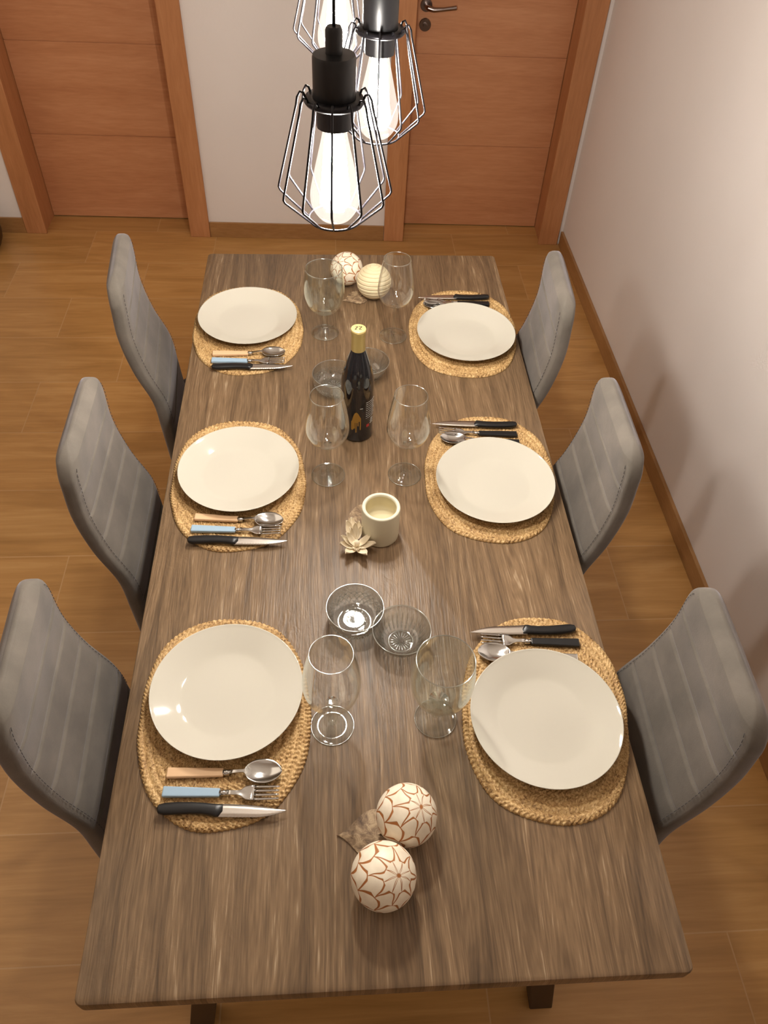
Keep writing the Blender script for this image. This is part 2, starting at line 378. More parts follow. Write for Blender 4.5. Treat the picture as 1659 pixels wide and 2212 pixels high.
# ------------------------------------------------------------------ mesh helpers
def link_mesh(name, verts, faces, mat, parent=None, smooth=True, loc=None, uvs=None, autos=None):
    me = bpy.data.meshes.new(name); me.from_pydata(verts, [], faces); me.update()
    me.materials.append(mat)
    if smooth:
        for p in me.polygons: p.use_smooth = True
    if uvs:
        ul = me.uv_layers.new(name='UVMap')
        for lp in me.loops: ul.data[lp.index].uv = uvs[lp.vertex_index]
    bm = bmesh.new(); bm.from_mesh(me); bmesh.ops.recalc_face_normals(bm, faces=bm.faces)
    if autos:
        for e in bm.edges:
            if len(e.link_faces) == 2 and e.calc_face_angle(0) > autos: e.smooth = False
    bm.to_mesh(me); bm.free()
    o = bpy.data.objects.new(name, me); COL.objects.link(o)
    if parent: o.parent = parent
    if loc: o.location = loc
    return o
class MB:
    def __init__(s): s.v = []; s.f = []
    def add(s, v, f):
        k = len(s.v); s.v += [tuple(x) for x in v]; s.f += [tuple(i+k for i in q) for q in f]
    def box(s, x0, x1, y0, y1, z0, z1):
        s.add([(x0,y0,z0),(x1,y0,z0),(x1,y1,z0),(x0,y1,z0),(x0,y0,z1),(x1,y0,z1),(x1,y1,z1),(x0,y1,z1)],
              [(0,3,2,1),(4,5,6,7),(0,1,5,4),(1,2,6,5),(2,3,7,6),(3,0,4,7)])
    def lathe(s, prof, n=48, cx=0, cy=0, cap0=False, cap1=False, mod=None):
        v = []; f = []
        for j, (r, z) in enumerate(prof):
            for i in range(n):
                a = 2*PI*i/n; rr = r*(1 + (mod(a, z, j) if mod else 0))
                v.append((cx+rr*math.cos(a), cy+rr*math.sin(a), z))
        for j in range(len(prof)-1):
            for i in range(n):
                a = j*n+i; b = j*n+(i+1) % n
                f.append((a, b, b+n, a+n))
        if cap0: f.append(tuple(range(n-1, -1, -1)))
        if cap1: f.append(tuple((len(prof)-1)*n+i for i in range(n)))
        s.add(v, f)
    def tube(s, pts, r, n=10, closed=False, caps=True):
        pts = [Vector(p) for p in pts]; m = len(pts); v = []; f = []
        rs = r if isinstance(r, (list, tuple)) else [r]*m
        up = None
        for i, p in enumerate(pts):
            if closed: t = (pts[(i+1) % m]-pts[i-1])
            else: t = pts[min(i+1, m-1)]-pts[max(i-1, 0)]
            t.normalize()
            if up is None:
                up = Vector((0, 0, 1)) if abs(t.z) < .9 else Vector((1, 0, 0))
            a = t.cross(up)
            if a.length < 1e-6: a = t.orthogonal()
            a.normalize(); bb = a.cross(t).normalized(); up = bb
            for k in range(n):
                q = 2*PI*k/n; v.append(p + a*rs[i]*math.cos(q) + bb*rs[i]*math.sin(q))
        for i in range(m if closed else m-1):
            for k in range(n):
                a0 = i*n+k; a1 = i*n+(k+1) % n; b0 = ((i+1) % m)*n+k; b1 = ((i+1) % m)*n+(k+1) % n
                f.append((a0, a1, b1, b0))
        if caps and not closed:
            f.append(tuple(range(n-1, -1, -1))); f.append(tuple((m-1)*n+k for k in range(n)))
        s.add(v, f)
    def obj(s, name, mat, parent=None, smooth=True, loc=None, autos=None, bevel=None):
        o = link_mesh(name, s.v, s.f, mat, parent, smooth, loc, None, autos)
        if bevel:
            md = o.modifiers.new('bevel', 'BEVEL'); md.width = bevel; md.segments = 3; md.limit_method = 'ANGLE'
            md.angle_limit = math.radians(35)
        return o
def tag(o, label=None, cat=None, group=None, kind=None):
    if label: o['label'] = label
    if cat: o['category'] = cat
    if group: o['group'] = group
    if kind: o['kind'] = kind
    return o
def empty(name, loc=(0, 0, 0), rz=0, label=None, cat=None, group=None, kind=None):
    o = bpy.data.objects.new(name, None); COL.objects.link(o); o.empty_display_size = .05
    o.location = loc; o.rotation_euler = (0, 0, rz)
    return tag(o, label, cat, group, kind)
def dup(root, loc, rz=0, label=None, group=None):
    r = root.copy(); COL.objects.link(r); r.location = loc; r.rotation_euler = (0, 0, rz)
    if label: r['label'] = label
    if group: r['group'] = group
    for ch in list(root.children):
        c = ch.copy(); COL.objects.link(c); c.parent = r
        for g in list(ch.children):
            d = g.copy(); COL.objects.link(d); d.parent = c
    return r
def struct(o, label=None, cat=None):
    return tag(o, label, cat, None, 'structure')

# ------------------------------------------------------------------ room
XR = 1.118; XL = -3.4; YF = -2.9; HC = 2.6
BW_A = math.radians(-1.5); BW_Y = 3.462      # the back wall stands a touch askew to the table
def floor_():
    m = MB(); m.box(XL-.15, XR+.15, YF-.15, 3.95, -.06, 0)
    return struct(m.obj('floor', M['floor'], smooth=False), 'brown wood-look tile floor of the whole room', 'floor')
floor_()
m = MB(); m.box(XL-.15, XR+.15, YF-.15, 3.95, HC, HC+.06)
struct(m.obj('ceiling', M['ceiling'], smooth=False), 'plain white ceiling above the frame', 'ceiling')
m = MB(); m.box(XR, XR+.12, YF-.15, 3.95, 0, HC)
struct(m.obj('wall_right', M['wall'], smooth=False), 'bare cream wall right of the table with chair shadows', 'wall')
m = MB(); m.box(XL-.12, XL, YF-.15, 3.95, 0, HC)
struct(m.obj('wall_left', M['wall'], smooth=False), 'cream wall far left outside the frame', 'wall')
m = MB(); m.box(XL, XR, YF-.12, YF, 0, HC)
struct(m.obj('wall_front', M['wall'], smooth=False), 'cream wall behind the camera', 'wall')
DL = (-1.575, -.668); DR = (.205, 1.098)        # outer edges of the two door frames
HD = 2.10
m = MB()
for x0, x1, z0 in ((XL, DL[0]+.03, 0), (DL[1]-.03, DR[0]+.03, 0), (DR[1]-.03, XR+.03, 0), (DL[0]+.03, DL[1]-.03, HD-.03), (DR[0]+.03, DR[1]-.03, HD-.03)):
    m.box(x0, x1, 0, .30, z0, HC)
o = m.obj('wall_back', M['wall'], smooth=False); o.location = (0, BW_Y, 0); o.rotation_euler = (0, 0, BW_A)
struct(o, 'cream back wall between and around the two doors', 'wall')

def baseboard(name, boxes, lab, loc=(0, 0, 0), rz=0):
    m = MB()
    for b in boxes: m.box(*b)
    o = m.obj(name, M['skirting'], smooth=False, bevel=.002); o.location = loc; o.rotation_euler = (0, 0, rz)
    return struct(o, lab, 'skirting board')
baseboard('baseboard_back', [(DL[1]+.001, DR[0]-.001, -.010, 0, 0, .078), (XL, DL[0]-.001, -.010, 0, 0, .078)],
          'brown tile skirting along the back wall beside the doors', (0, BW_Y, 0), BW_A)
baseboard('baseboard_right', [(XR-.013, XR, YF, 3.42, 0, .075)], 'brown tile skirting along the right wall')

def make_door(name, x0, x1, label, handle):
    t = empty(name, (0, BW_Y, 0), BW_A, label, 'door', None, 'structure')
    fw = .098
    for nm, a, b in (('door_casing', x0, x0+fw), ('door_casing', x1-fw, x1)):
        c = MB(); c.box(a, b, -.014, .0, 0, HD); c.obj(nm, M['door_v'], t, False, bevel=.003)
    c = MB(); c.box(x0+fw, x1-fw, -.014, 0, HD-fw, HD); c.obj('head_casing', M['door'], t, False, bevel=.003)
    # jambs (reveals)
    ji, jo = x0+fw-.022, x1-fw+.022
    jl = MB(); jl.box(x0+.03, ji+.012, 0, .30, 0, HD-.04); jl.obj('door_jamb', M['door_v'], t, False)
    jr = MB(); jr.box(jo-.012, x1-.03, 0, .30, 0, HD-.04); jr.obj('door_jamb', M['door_v'], t, False)
    jt = MB(); jt.box(ji, jo, 0, .30, HD-.09, HD-.035); jt.obj('door_head', M['door'], t, False)
    # leaf with routed horizontal grooves
    a, b = ji+.012, jo-.012
    lf = MB(); yb = .165
    zs = [.006] + [z for zz in (.415, .815, 1.215, 1.615) for z in (zz-.0025, zz+.0025)] + [HD-.095]
    for k in range(0, len(zs), 2): lf.box(a+.002, b-.002, yb, yb+.04, zs[k], zs[k+1])
    lf.box(a+.002, b-.002, yb+.004, yb+.038, .006, HD-.095)
    leaf = lf.obj('door_leaf', M['door'], t, False)
    if handle:
        hx = a+.062
        h = MB()
        # round rose turned about Y
        def disc(mb, cx, cz, r, y0, y1, n=32):
            v = []; f = []
            for y, rr in ((y0, r), (y1+.003, r), (y1, r*.92)):
                for i in range(n): v.append((cx+rr*math.cos(2*PI*i/n), y, cz+rr*math.sin(2*PI*i/n)))
            for j in range(2):
                for i in range(n): f.append((j*n+i, j*n+(i+1) % n, (j+1)*n+(i+1) % n, (j+1)*n+i))
            f.append(tuple(2*n+i for i in range(n)))
            mb.add(v, f)
        hz = 1.005
        disc(h, hx, hz, .026, yb, yb-.010)
        h.tube([(hx, yb, hz), (hx, yb-.035, hz), (hx+.008, yb-.050, hz), (hx+.03, yb-.055, hz-.004), (hx+.07, yb-.055, hz-.001), (hx+.125, yb-.052, hz+.006)],
               [.010, .010, .011, .010, .008, .009], 12)
        h.obj('lever_handle', M['chrome'], leaf, True, autos=.6)
        k = MB(); disc(k, hx, hz-.075, .026, yb, yb-.010); 
        k.tube([(hx, yb-.008, hz-.075), (hx, yb-.022, hz-.075)], [.010, .008], 12)
        k.obj('lock_rose', M['chrome'], leaf, True, autos=.6)
    return t
make_door('door_1', DL[0], DL[1], 'orange-brown wooden door without visible handle, left of the pale wall strip', False)
make_door('door_2', DR[0], DR[1], 'orange-brown wooden door with metal lever handle, beside the right wall', True)

# dark pot on the floor at the left edge
m = MB()
m.lathe([(.085, 0), (.105, .012), (.122, .045), (.128, .08), (.122, .115), (.104, .142), (.098, .148), (.092, .142), (.09, .06)], 40, cap0=True, cap1=True)
o = m.obj('floor_pot', M['pot'], smooth=True, loc=(-1.768, 3.35, 0), autos=.7)
tag(o, 'dark brown round pot on the floor at the left edge by the skirting', 'pot')

# ------------------------------------------------------------------ dining table
TZ = .76
tb = empty('dining_table', (0, 1.0, 0), 0, 'long grey-brown oak dining table laid for six', 'table')
def rrect(hx, hy, r, z, n=6):
    pts = []
    for cx, cy, a0 in ((hx-r, hy-r, 0), (-hx+r, hy-r, PI/2), (-hx+r, -hy+r, PI), (hx-r, -hy+r, 1.5*PI)):
        for i in range(n+1):
            a = a0+PI/2*i/n; pts.append((cx+r*math.cos(a), cy+r*math.sin(a), z))
    return pts
lay = [(-.004, TZ-.034), (0, TZ-.030), (0, TZ-.006), (-.0015, TZ-.002), (-.005, TZ)]
v = []; f = []
for d, z in lay: v += rrect(.448+d, 1.0+d, .012, z)
n = len(v)//len(lay)
for j in range(len(lay)-1):
    for i in range(n): f.append((j*n+i, j*n+(i+1) % n, (j+1)*n+(i+1) % n, (j+1)*n+i))
f.append(tuple(range(n-1, -1, -1))); f.append(tuple((len(lay)-1)*n+i for i in range(n)))
link_mesh('tabletop', v, f, M['table'], tb, True, autos=.5)
def slab(bot, top, hx, hy):
    m = MB(); (x0, y0, z0), (x1, y1, z1) = bot, top
    m.add([(x0-hx, y0-hy, z0), (x0+hx, y0-hy, z0), (x0+hx, y0+hy, z0), (x0-hx, y0+hy, z0),
           (x1-hx, y1-hy, z1), (x1+hx, y1-hy, z1), (x1+hx, y1+hy, z1), (x1-hx, y1+hy, z1)],
          [(0, 3, 2, 1), (4, 5, 6, 7), (0, 1, 5, 4), (1, 2, 6, 5), (2, 3, 7, 6), (3, 0, 4, 7)])
    return m
for sx in (-1, 1):
    for sy in (-1, 1):
        slab((sx*.378, sy*.895, 0), (sx*.27, sy*.83, TZ-.034), .026, .022).obj('leg', M['table_leg'], tb, False, bevel=.003)
m = MB()
for sy in (-1, 1): m.box(-.29, .29, sy*.83-.02, sy*.83+.02, TZ-.09, TZ-.034)
m.box(-.03, .03, -.81, .81, TZ-.09, TZ-.034)
m.obj('under_frame', M['table_leg'], tb, False, bevel=.003)

# ------------------------------------------------------------------ chairs (built facing +X)
KD = [-.03, 0, .06, .15, .25, .35, .45, .6]
KX = [.0, .0, 0, 0, -.018, -.050, -.058, -.066]
CT = 1.008
def cprof(z):
    d = CT-z
    for i in range(len(KD)-1):
        if KD[i] <= d <= KD[i+1]:
            t = (d-KD[i])/(KD[i+1]-KD[i]); 
            # smooth the knots a little
            a = KX[max(i-1, 0)]; b = KX[i]; c = KX[i+1]; e = KX[min(i+2, len(KX)-1)]
            return .5*((2*b)+(-a+c)*t+(2*a-5*b+4*c-e)*t*t+(-a+3*b-3*c+e)*t**3)
    return KX[-1]
SEAMS = [.920, .853, .787, .720, .652, .584]
ZB = .455
def half_w(z):
    w = .148*(1+.154*(CT-z)/.5)
    r = .062; d = CT-z
    if d < r: w -= r-math.sqrt(max(0, r*r-(r-d)**2))
    return w
def make_backrest(par):
    NZ = 280; NS = 40
    zs = [ZB+(CT-ZB)*(1-(1-i/NZ)**1.25) for i in range(NZ+1)]
    T = .021
    v = []; f = []
    def ring(z):
        w = max(half_w(z), .004); xc = -cprof(z); edge = min(1, math.sqrt(max(0, (CT-z)/.018))) if CT-z < .018 else 1
        pts = []
        for i in range(NS):
            a = 2*PI*i/NS
            c, s_ = math.cos(a), math.sin(a)
            # superellipse cross-section, thin in x
            sx = math.copysign(abs(c)**.5, c); sy = math.copysign(abs(s_)**.28, s_)
            x = sx*T*max(edge, .15); y = sy*w
            if c > 0.05:
                fade = 1-min(1, max(0, (abs(sy)-.80)/.14))
                for q in SEAMS:
                    x -= .0058*math.exp(-((z-q)/.0030)**2)*fade
                    # slight puff between seams
                x += .0015*fade
            pts.append((x+xc, y, z))
        return pts
    for z in zs:
        for (x, y, zz) in ring(z): v.append((x, y, zz))
    for j in range(NZ):
        for i in range(NS): f.append((j*NS+i, j*NS+(i+1) % NS, (j+1)*NS+(i+1) % NS, (j+1)*NS+i))
    f.append(tuple(range(NS-1, -1, -1))); f.append(tuple(NZ*NS+i for i in range(NS)))
    return link_mesh('backrest', v, f, M['velvet'], par, True)
def make_chair():
    t = empty('dining_chair', (0, 0, 0), 0, 'x', 'chair', 'quilted grey chairs around the table')
    br = make_backrest(t)
    # stitched seam down each side of the pad
    for s in (-1, 1):
        st = MB(); z = .60
        while z < CT-.035:
            st.tube([(-cprof(z)+.0195, s*(half_w(z)-.013), z), (-cprof(z+.006)+.0195, s*(half_w(z+.006)-.013), z+.006)], .0006, 5); z += .010
        st.obj('side_stitching', M['stitch'], br)
    # seat pad
    sx0 = -cprof(.48)-.005
    m = MB(); hx, hy = .205, .195
    lay = [(-.012, .425), (0, .433), (.0, .462), (-.008, .476), (-.03, .482)]
    v = []; f = []
    for d, z in lay: v += [(x+sx0+.205, y, zz) for x, y, zz in rrect(hx+d, hy+d, .05, z)]
    n = len(v)//len(lay)
    for j in range(len(lay)-1):
        for i in range(n): f.append((j*n+i, j*n+(i+1) % n, (j+1)*n+(i+1) % n, (j+1)*n+i))
    f.append(tuple(range(n-1, -1, -1))); f.append(tuple((len(lay)-1)*n+i for i in range(n)))
    m.add(v, f); m.obj('seat', M['velvet_side'], t, True, autos=.6)
    for x, y, k in ((sx0+.04, -.165, -1), (sx0+.04, .165, -1), (sx0+.38, -.165, 1), (sx0+.38, .165, 1)):
        l = MB(); l.tube([(x, y, .428), (x+k*.035, y*1.12, 0)], [.012, .009], 12); l.obj('leg', M['black_metal'], t)
    return t
chair0 = make_chair()
CH = [('L', -.570, .443, .046, 'grey quilted velvet chair at the near left, closest to the camera on that side'),
      ('L', -.579, .972, .009, 'grey quilted velvet chair in the middle of the left side'),
      ('L', -.598, 1.560, .089, 'grey quilted velvet chair at the far left, nearest the left door'),
      ('R', .558, .396, -.026, 'grey quilted velvet chair at the near right, partly cut by the frame edge'),
      ('R', .526, .965, -.022, 'grey quilted velvet chair in the middle of the right side, by the wall'),
      ('R', .509, 1.491, -.063, 'grey quilted velvet chair at the far right, nearest the door with the handle')]
for i, (s, x, y, r, lab) in enumerate(CH):
    rz = r if s == 'L' else PI+r
    if i == 0:
        chair0.location = (x, y, 0); chair0.rotation_euler = (0, 0, rz); chair0['label'] = lab
    else: dup(chair0, (x, y, 0), rz, lab)

# ------------------------------------------------------------------ placemats
def make_mat_mesh():
    NR = 13; SUB = 8; NA = 560; hx, hy = .150, .2035
    v = []; f = []; uv = []
    ntot = NR*SUB
    rnd = random.Random(3)
    ph = [rnd.random()*6.28 for _ in range(6)]
    def rad(a):
        c, s = abs(math.cos(a)), abs(math.sin(a)); p = 2.35
        r = ((c/hx)**p+(s/hy)**p)**(-1/p)
        return r*(1+.008*math.sin(3*a+ph[0])+.006*math.sin(5*a+ph[1])+.004*math.sin(11*a+ph[2]))
    for j in range(ntot+1):
        t = j/ntot; ring = min(NR-1, int(t*NR)); fr = t*NR-ring
        for i in range(NA):
            a = 2*PI*i/NA; R = rad(a)*t
            per = max(6, round(2*PI*(t*.175)/.0085))
            u = a/(2*PI)*per
            strand = math.sin(2*PI*u+(abs(fr-.5)*2)*2.4*(1 if ring % 2 else -1))
            h = .0028+.0024*math.sin(PI*fr)**.7+.0020*strand*math.sin(PI*fr)**.8
            if j == ntot: h = .0008
            R2 = R+(.0014*strand if t > .97 else 0)
            v.append((R2*math.cos(a), R2*math.sin(a), h)); uv.append((a/(2*PI)+fr*.004, t))
    for j in range(ntot):
        for i in range(NA): f.append((j*NA+i, j*NA+(i+1) % NA, (j+1)*NA+(i+1) % NA, (j+1)*NA+i))
    k = len(v)
    for i in range(NA):
        a = 2*PI*i/NA; R = rad(a); v.append((R*math.cos(a), R*math.sin(a), 0)); uv.append((a/(2*PI), 1))
    for i in range(NA): f.append((ntot*NA+i, ntot*NA+(i+1) % NA, k+(i+1) % NA, k+i))
    f.append(tuple(k+i for i in range(NA-1, -1, -1)))
    return link_mesh('placemat', v, f, M['straw'], None, True, uvs=uv)
mat0 = make_mat_mesh()
MATS = [(-.271, .437, .06, 'near left'), (-.287, 1.014, .05, 'middle left'), (-.301, 1.602, .05, 'far left'),
        (.304, .423, -.16, 'near right'), (.290, 1.023, -.12, 'middle right'), (.296, 1.587, -.10, 'far right')]
for i, (x, y, r, w) in enumerate(MATS):
    o = mat0 if i == 0 else mat0.copy()
    if i: COL.objects.link(o)
    o.location = (x, y, TZ+.0002); o.rotation_euler = (0, 0, r if i < 3 else r+PI)
    tag(o, 'oval woven straw placemat at the %s setting' % w, 'placemat', 'woven placemats')

# ------------------------------------------------------------------ plates
m = MB()
m.lathe([(.0, .0035), (.05, .0035), (.078, .0042), (.086, .0062), (.094, .0095), (.112, .0165), (.128, .0228), (.1335, .0252), (.135, .0262), (.1352, .0255),
         (.1335, .0238), (.124, .018), (.1, .0075), (.088, .0025), (.080, .0), (.076, .0), (.074, .0015), (0, .0015)], 96)
plate0 = m.obj('dinner_plate', M['porcelain'], smooth=True)
PL = [(-.268, .473, 'round white dinner plate at the near left setting, above the spoon'),
      (-.285, 1.030, 'round white dinner plate at the middle left setting'),
      (-.301, 1.625, 'round white dinner plate at the far left setting'),
      (.297, .402, 'round white dinner plate at the near right setting, over a spoon'),
      (.294, .986, 'round white dinner plate at the middle right setting'),
      (.298, 1.551, 'round white dinner plate at the far right setting')]
for i, (x, y, lab) in enumerate(PL):
    o = plate0 if i == 0 else plate0.copy()
    if i: COL.objects.link(o)
    o.location = (x, y, TZ+.0062); tag(o, lab, 'plate', 'white dinner plates')
    if i == 3 or i == 4 or i == 5: o.rotation_euler = (math.radians(0), 0, 0)

# ------------------------------------------------------------------ cutlery (handle end at x = 0, tip towards +X)
def grid_solid(mb, xs, yfun, zfun, thick, n=10):
    """thin solid following x stations, each cut -w..w, with a sag"""
    v = []; f = []; m_ = len(xs)
    for side in (0, 1):
        for x in xs:
            y0, y1 = yfun(x)
            for k in range(n+1):
                t = k/n; v.append((x, y0+(y1-y0)*t, zfun(x, 2*t-1)-side*thick))
    S = m_*(n+1)
    for i in range(m_-1):
        for k in range(n):
            a = i*(n+1)+k; f.append((a, a+1, a+n+2, a+n+1)); f.append((S+a, S+a+n+1, S+a+n+2, S+a+1))
        for k in (0, n):
            a = i*(n+1)+k; f.append((a, a+n+1, S+a+n+1, S+a))
    for i in (0, m_-1):
        for k in range(n):
            a = i*(n+1)+k; f.append((a, a+1, S+a+1, S+a))
    mb.add(v, f)
def handle_box(mat, x1, w0, w1, h, parent, name='handle'):
    m = MB()
    m.add([(0, -w0, 0), (0, w0, 0), (0, w0, h), (0, -w0, h), (x1, -w1, .001), (x1, w1, .001), (x1, w1, h), (x1, -w1, h)],
          [(0, 1, 2, 3), (4, 7, 6, 5), (0, 4, 5, 1), (1, 5, 6, 2), (2, 6, 7, 3), (3, 7, 4, 0)])
    return m.obj(name, mat, parent, False, bevel=.0022)
def make_spoon(hm, name_lab):
    t = empty('spoon', label=name_lab, cat='spoon')
    handle_box(hm, .094, .0090, .0072, .008, t)
    m = MB(); m.tube([(.093, 0, .0045), (.104, 0, .0045)], .0052, 12); m.obj('ferrule', M['steel'], t)
    m = MB()
    xs = [.103, .112, .122, .128, .1305]+[.1315+.060*(1-math.cos(PI*q/20))/2 for q in range(1, 21)]
    def ws(x):
        if x < .129: return .0036-.001*min(1, (x-.103)/.01)
        q = (x-.1295)/.0622; return max(.0026 if q < .3 else .0008, .0208*(1-abs(2*min(q, 1)**.92-1)**2.3)**.62)
    W = {x: ws(x) for x in xs}
    def zf(x, s):
        if x < .132: return .0085+.004*min(1, (x-.103)/.02)
        q = (x-.162)/.030; d = max(0, 1-q*q)*(1-s*s)
        return .0115-.0085*d
    grid_solid(m, xs, lambda x: (-W[x], W[x]), zf, .0014, 12)
    m.obj('bowl', M['steel'], t)
    return t
def make_fork(hm, name_lab):
    t = empty('fork', label=name_lab, cat='fork')
    handle_box(hm, .094, .0090, .0072, .008, t)
    m = MB(); m.tube([(.093, 0, .0045), (.106, 0, .0045)], .0048, 12); m.obj('ferrule', M['steel'], t)
    m = MB()
    W = {.104: .0042, .114: .0036, .122: .0035, .128: .0052, .133: .0088, .138: .0116, .144: .0125, .150: .0126}
    grid_solid(m, list(W), lambda x: (-W[x], W[x]), lambda x, s: .0085-.002*math.sin(max(0, x-.12)/.03*PI)+.0018*s*s*(x > .13), .0016, 8)
    for k in range(4):
        yc = -.0105+.007*k
        xs = [.1495, .158, .168, .178, .186, .1915]
        grid_solid(m, xs, lambda x, yc=yc: (yc*(1-.06*(x-.15)/.04)-.0021*(1-.45*(x-.15)/.04), yc*(1-.06*(x-.15)/.04)+.0021*(1-.45*(x-.15)/.04)),
                   lambda x, s: .0085+.0035*((x-.15)/.04)**1.2 if x > .15 else .0085, .0016, 2)
    m.obj('tines', M['steel'], t)
    return t
def make_knife(name_lab):
    t = empty('knife', label=name_lab, cat='knife')
    # moulded handle: an upper and lower curve, rounded section
    v = []; f = []; n = 14
    st = [(0, -.002, .002), (.003, -.007, .007), (.012, -.0095, .0098), (.03, -.0085, .0112), (.055, -.0075, .0115), (.075, -.0082, .0105), (.088, -.0100, .0092), (.094, -.0118, .0088), (.100, -.0122, .0085), (.106, -.003, .0082)]
    for x, a, b in st:
        c = (a+b)/2; h = (b-a)/2; hz = .0062 if .002 < x < .104 else .003
        for k in range(n):
            q = 2*PI*k/n; v.append((x, c+h*math.copysign(abs(math.cos(q))**.7, math.cos(q)), .0065+hz*math.copysign(abs(math.sin(q))**.8, math.sin(q))))
    for j in range(len(st)-1):
        for k in range(n): f.append((j*n+k, j*n+(k+1) % n, (j+1)*n+(k+1) % n, (j+1)*n+k))
    f.append(tuple(range(n-1, -1, -1))); f.append(tuple((len(st)-1)*n+k for k in range(n)))
    link_mesh('handle', v, f, M['black_plastic'], t, True, autos=.8)
    m = MB(); xs = [.098+.112*i/60 for i in range(61)]
    def yf(x):
        q = (x-.098)/.112
        top = .0088-.0098*q**2.0; bot = -.0122+.0112*max(0, (q-.5)/.5)**2.0
        if q > .12: bot += .0005*math.sin(x*2*PI/.0028)
        if q > .985: top = bot = (top+bot)/2
        return (bot, max(bot+.0003, top))
    grid_solid(m, xs, yf, lambda x, s: .0073+.0003*s, .0013, 3)
    m.obj('blade', M['steel_blade'], t)
    return t
def place(t, a, b, flipz=0, z=TZ+.0064, lift=0):
    """put a piece from its handle end a to its tip b"""
    t.location = (a[0], a[1], z+lift); t.rotation_euler = (0, 0, math.atan2(b[1]-a[1], b[0]-a[0]))
SP = [((-.358, .329), (-.168, .323), M['tan_plastic'], 'spoon with beige handle at the near left setting'),
      ((-.372, .900), (-.184, .882), M['tan_plastic'], 'spoon with beige handle at the middle left setting'),
      ((-.386, 1.477), (-.195, 1.477), M['tan_plastic'], 'spoon with beige handle at the far left setting'),
      ((.386, .526), (.196, .545), M['steel'], 'all-metal spoon half hidden under the near right plate'),
      ((.376, 1.124), (.188, 1.140), M['black_plastic'], 'spoon with black handle half under the middle right plate'),
      ((.384, 1.685), (.198, 1.704), M['black_plastic'], 'spoon with dark handle half under the far right plate')]
for a, b, hm, lab in SP:
    t = make_spoon(hm, lab); t['group'] = 'spoons at the settings'; place(t, a, b)
FK = [((-.361, .297), (-.170, .286), M['blue_plastic'], 'fork with pale blue handle at the near left setting'),
      ((-.376, .867), (-.184, .855), M['blue_plastic'], 'fork with pale blue handle at the middle left setting'),
      ((-.386, 1.448), (-.196, 1.440), M['blue_plastic'], 'fork with pale blue handle at the far left setting'),
      ((.396, .560), (.206, .572), M['black_plastic'], 'fork with black handle at the near right setting'),
      ((.375, 1.153), (.188, 1.163), M['black_plastic'], 'fork with black handle at the middle right setting'),
      ((.388, 1.712), (.198, 1.720), M['black_plastic'], 'fork with black handle at the far right setting')]
for i, (a, b, hm, lab) in enumerate(FK):
    t = make_fork(hm, lab); t['group'] = 'forks at the settings'; place(t, a, b)
KN = [((-.366, .268), (-.154, .258), 'knife with black handle at the near left setting'),
      ((-.380, .834), (-.169, .828), 'knife with black handle at the middle left setting'),
      ((-.383, 1.417), (-.175, 1.422), 'knife with black handle at the far left setting'),
      ((.396, .592), (.187, .588), 'knife with black handle at the near right setting'),
      ((.380, 1.186), (.172, 1.190), 'knife with black handle at the middle right setting'),
      ((.392, 1.744), (.184, 1.738), 'knife with black handle at the far right setting')]
for a, b, lab in KN:
    t = make_knife(lab); t['group'] = 'knives at the settings'; place(t, a, b)

# ------------------------------------------------------------------ wine glasses
def shell(prof, th, n=64):
    """closed thin wall: outer profile up, inner profile down"""
    inner = []
    for i, (r, z) in enumerate(prof):
        a = prof[max(i-1, 0)]; b = prof[min(i+1, len(prof)-1)]
        dx, dz = b[0]-a[0], b[1]-a[1]; l = math.hypot(dx, dz) or 1
        inner.append((max(0, r-dz/l*th), z+dx/l*th))
    return prof+inner[::-1]
def smooth_prof(pts, k=5):
    out = []
    for i in range(len(pts)-1):
        p0 = pts[max(i-1, 0)]; p1 = pts[i]; p2 = pts[i+1]; p3 = pts[min(i+2, len(pts)-1)]
        for j in range(k):
            t = j/k
            out.append(tuple(.5*((2*p1[q])+(-p0[q]+p2[q])*t+(2*p0[q]-5*p1[q]+4*p2[q]-p3[q])*t*t+(-p0[q]+3*p1[q]-3*p2[q]+p3[q])*t**3) for q in (0, 1)))
    out.append(pts[-1]); return out
def ring_(m, r, z, t, n=72):
    m.tube([(r*math.cos(2*PI*i/n), r*math.sin(2*PI*i/n), z) for i in range(n)], t, 8, True)
def edges(t, foot, bowl, rf, zf, rb, zb, tb_=.00075):
    m = MB(); ring_(m, rf, zf, .0007); m.obj('foot_edge', M['glass_edge'], foot)
    m = MB(); ring_(m, rb, zb, tb_); m.obj('rim', M['glass_edge'], bowl)
def make_tall():
    t = empty('wine_glass', label='x', cat='wine glass', group='empty wine glasses')
    m = MB(); m.lathe([(0, .0035), (.006, .0032), (.020, .0016), (.0372, .0008), (.038, .0013), (.0374, .0022), (.022, .0034), (.010, .0065), (.0055, .012), (0, .012)], 64); ft = m.obj('foot', M['glass_thick'], t)
    m = MB(); m.lathe([(.0055, .0115), (.0040, .022), (.0036, .06), (.0040, .088), (.0065, .0965), (.009, .099)], 24, cap0=True, cap1=True); m.obj('stem', M['glass_thick'], t)
    m = MB(); m.lathe(shell(smooth_prof([(.0004, .0975), (.012, .0985), (.026, .105), (.039, .118), (.0465, .136), (.0475, .152), (.0455, .175), (.0405, .207), (.0356, .235)]), .0011), 72); bw = m.obj('bowl', M['glass'], t); edges(t, ft, bw, .0378, .0014, .0351, .2352)
    return t
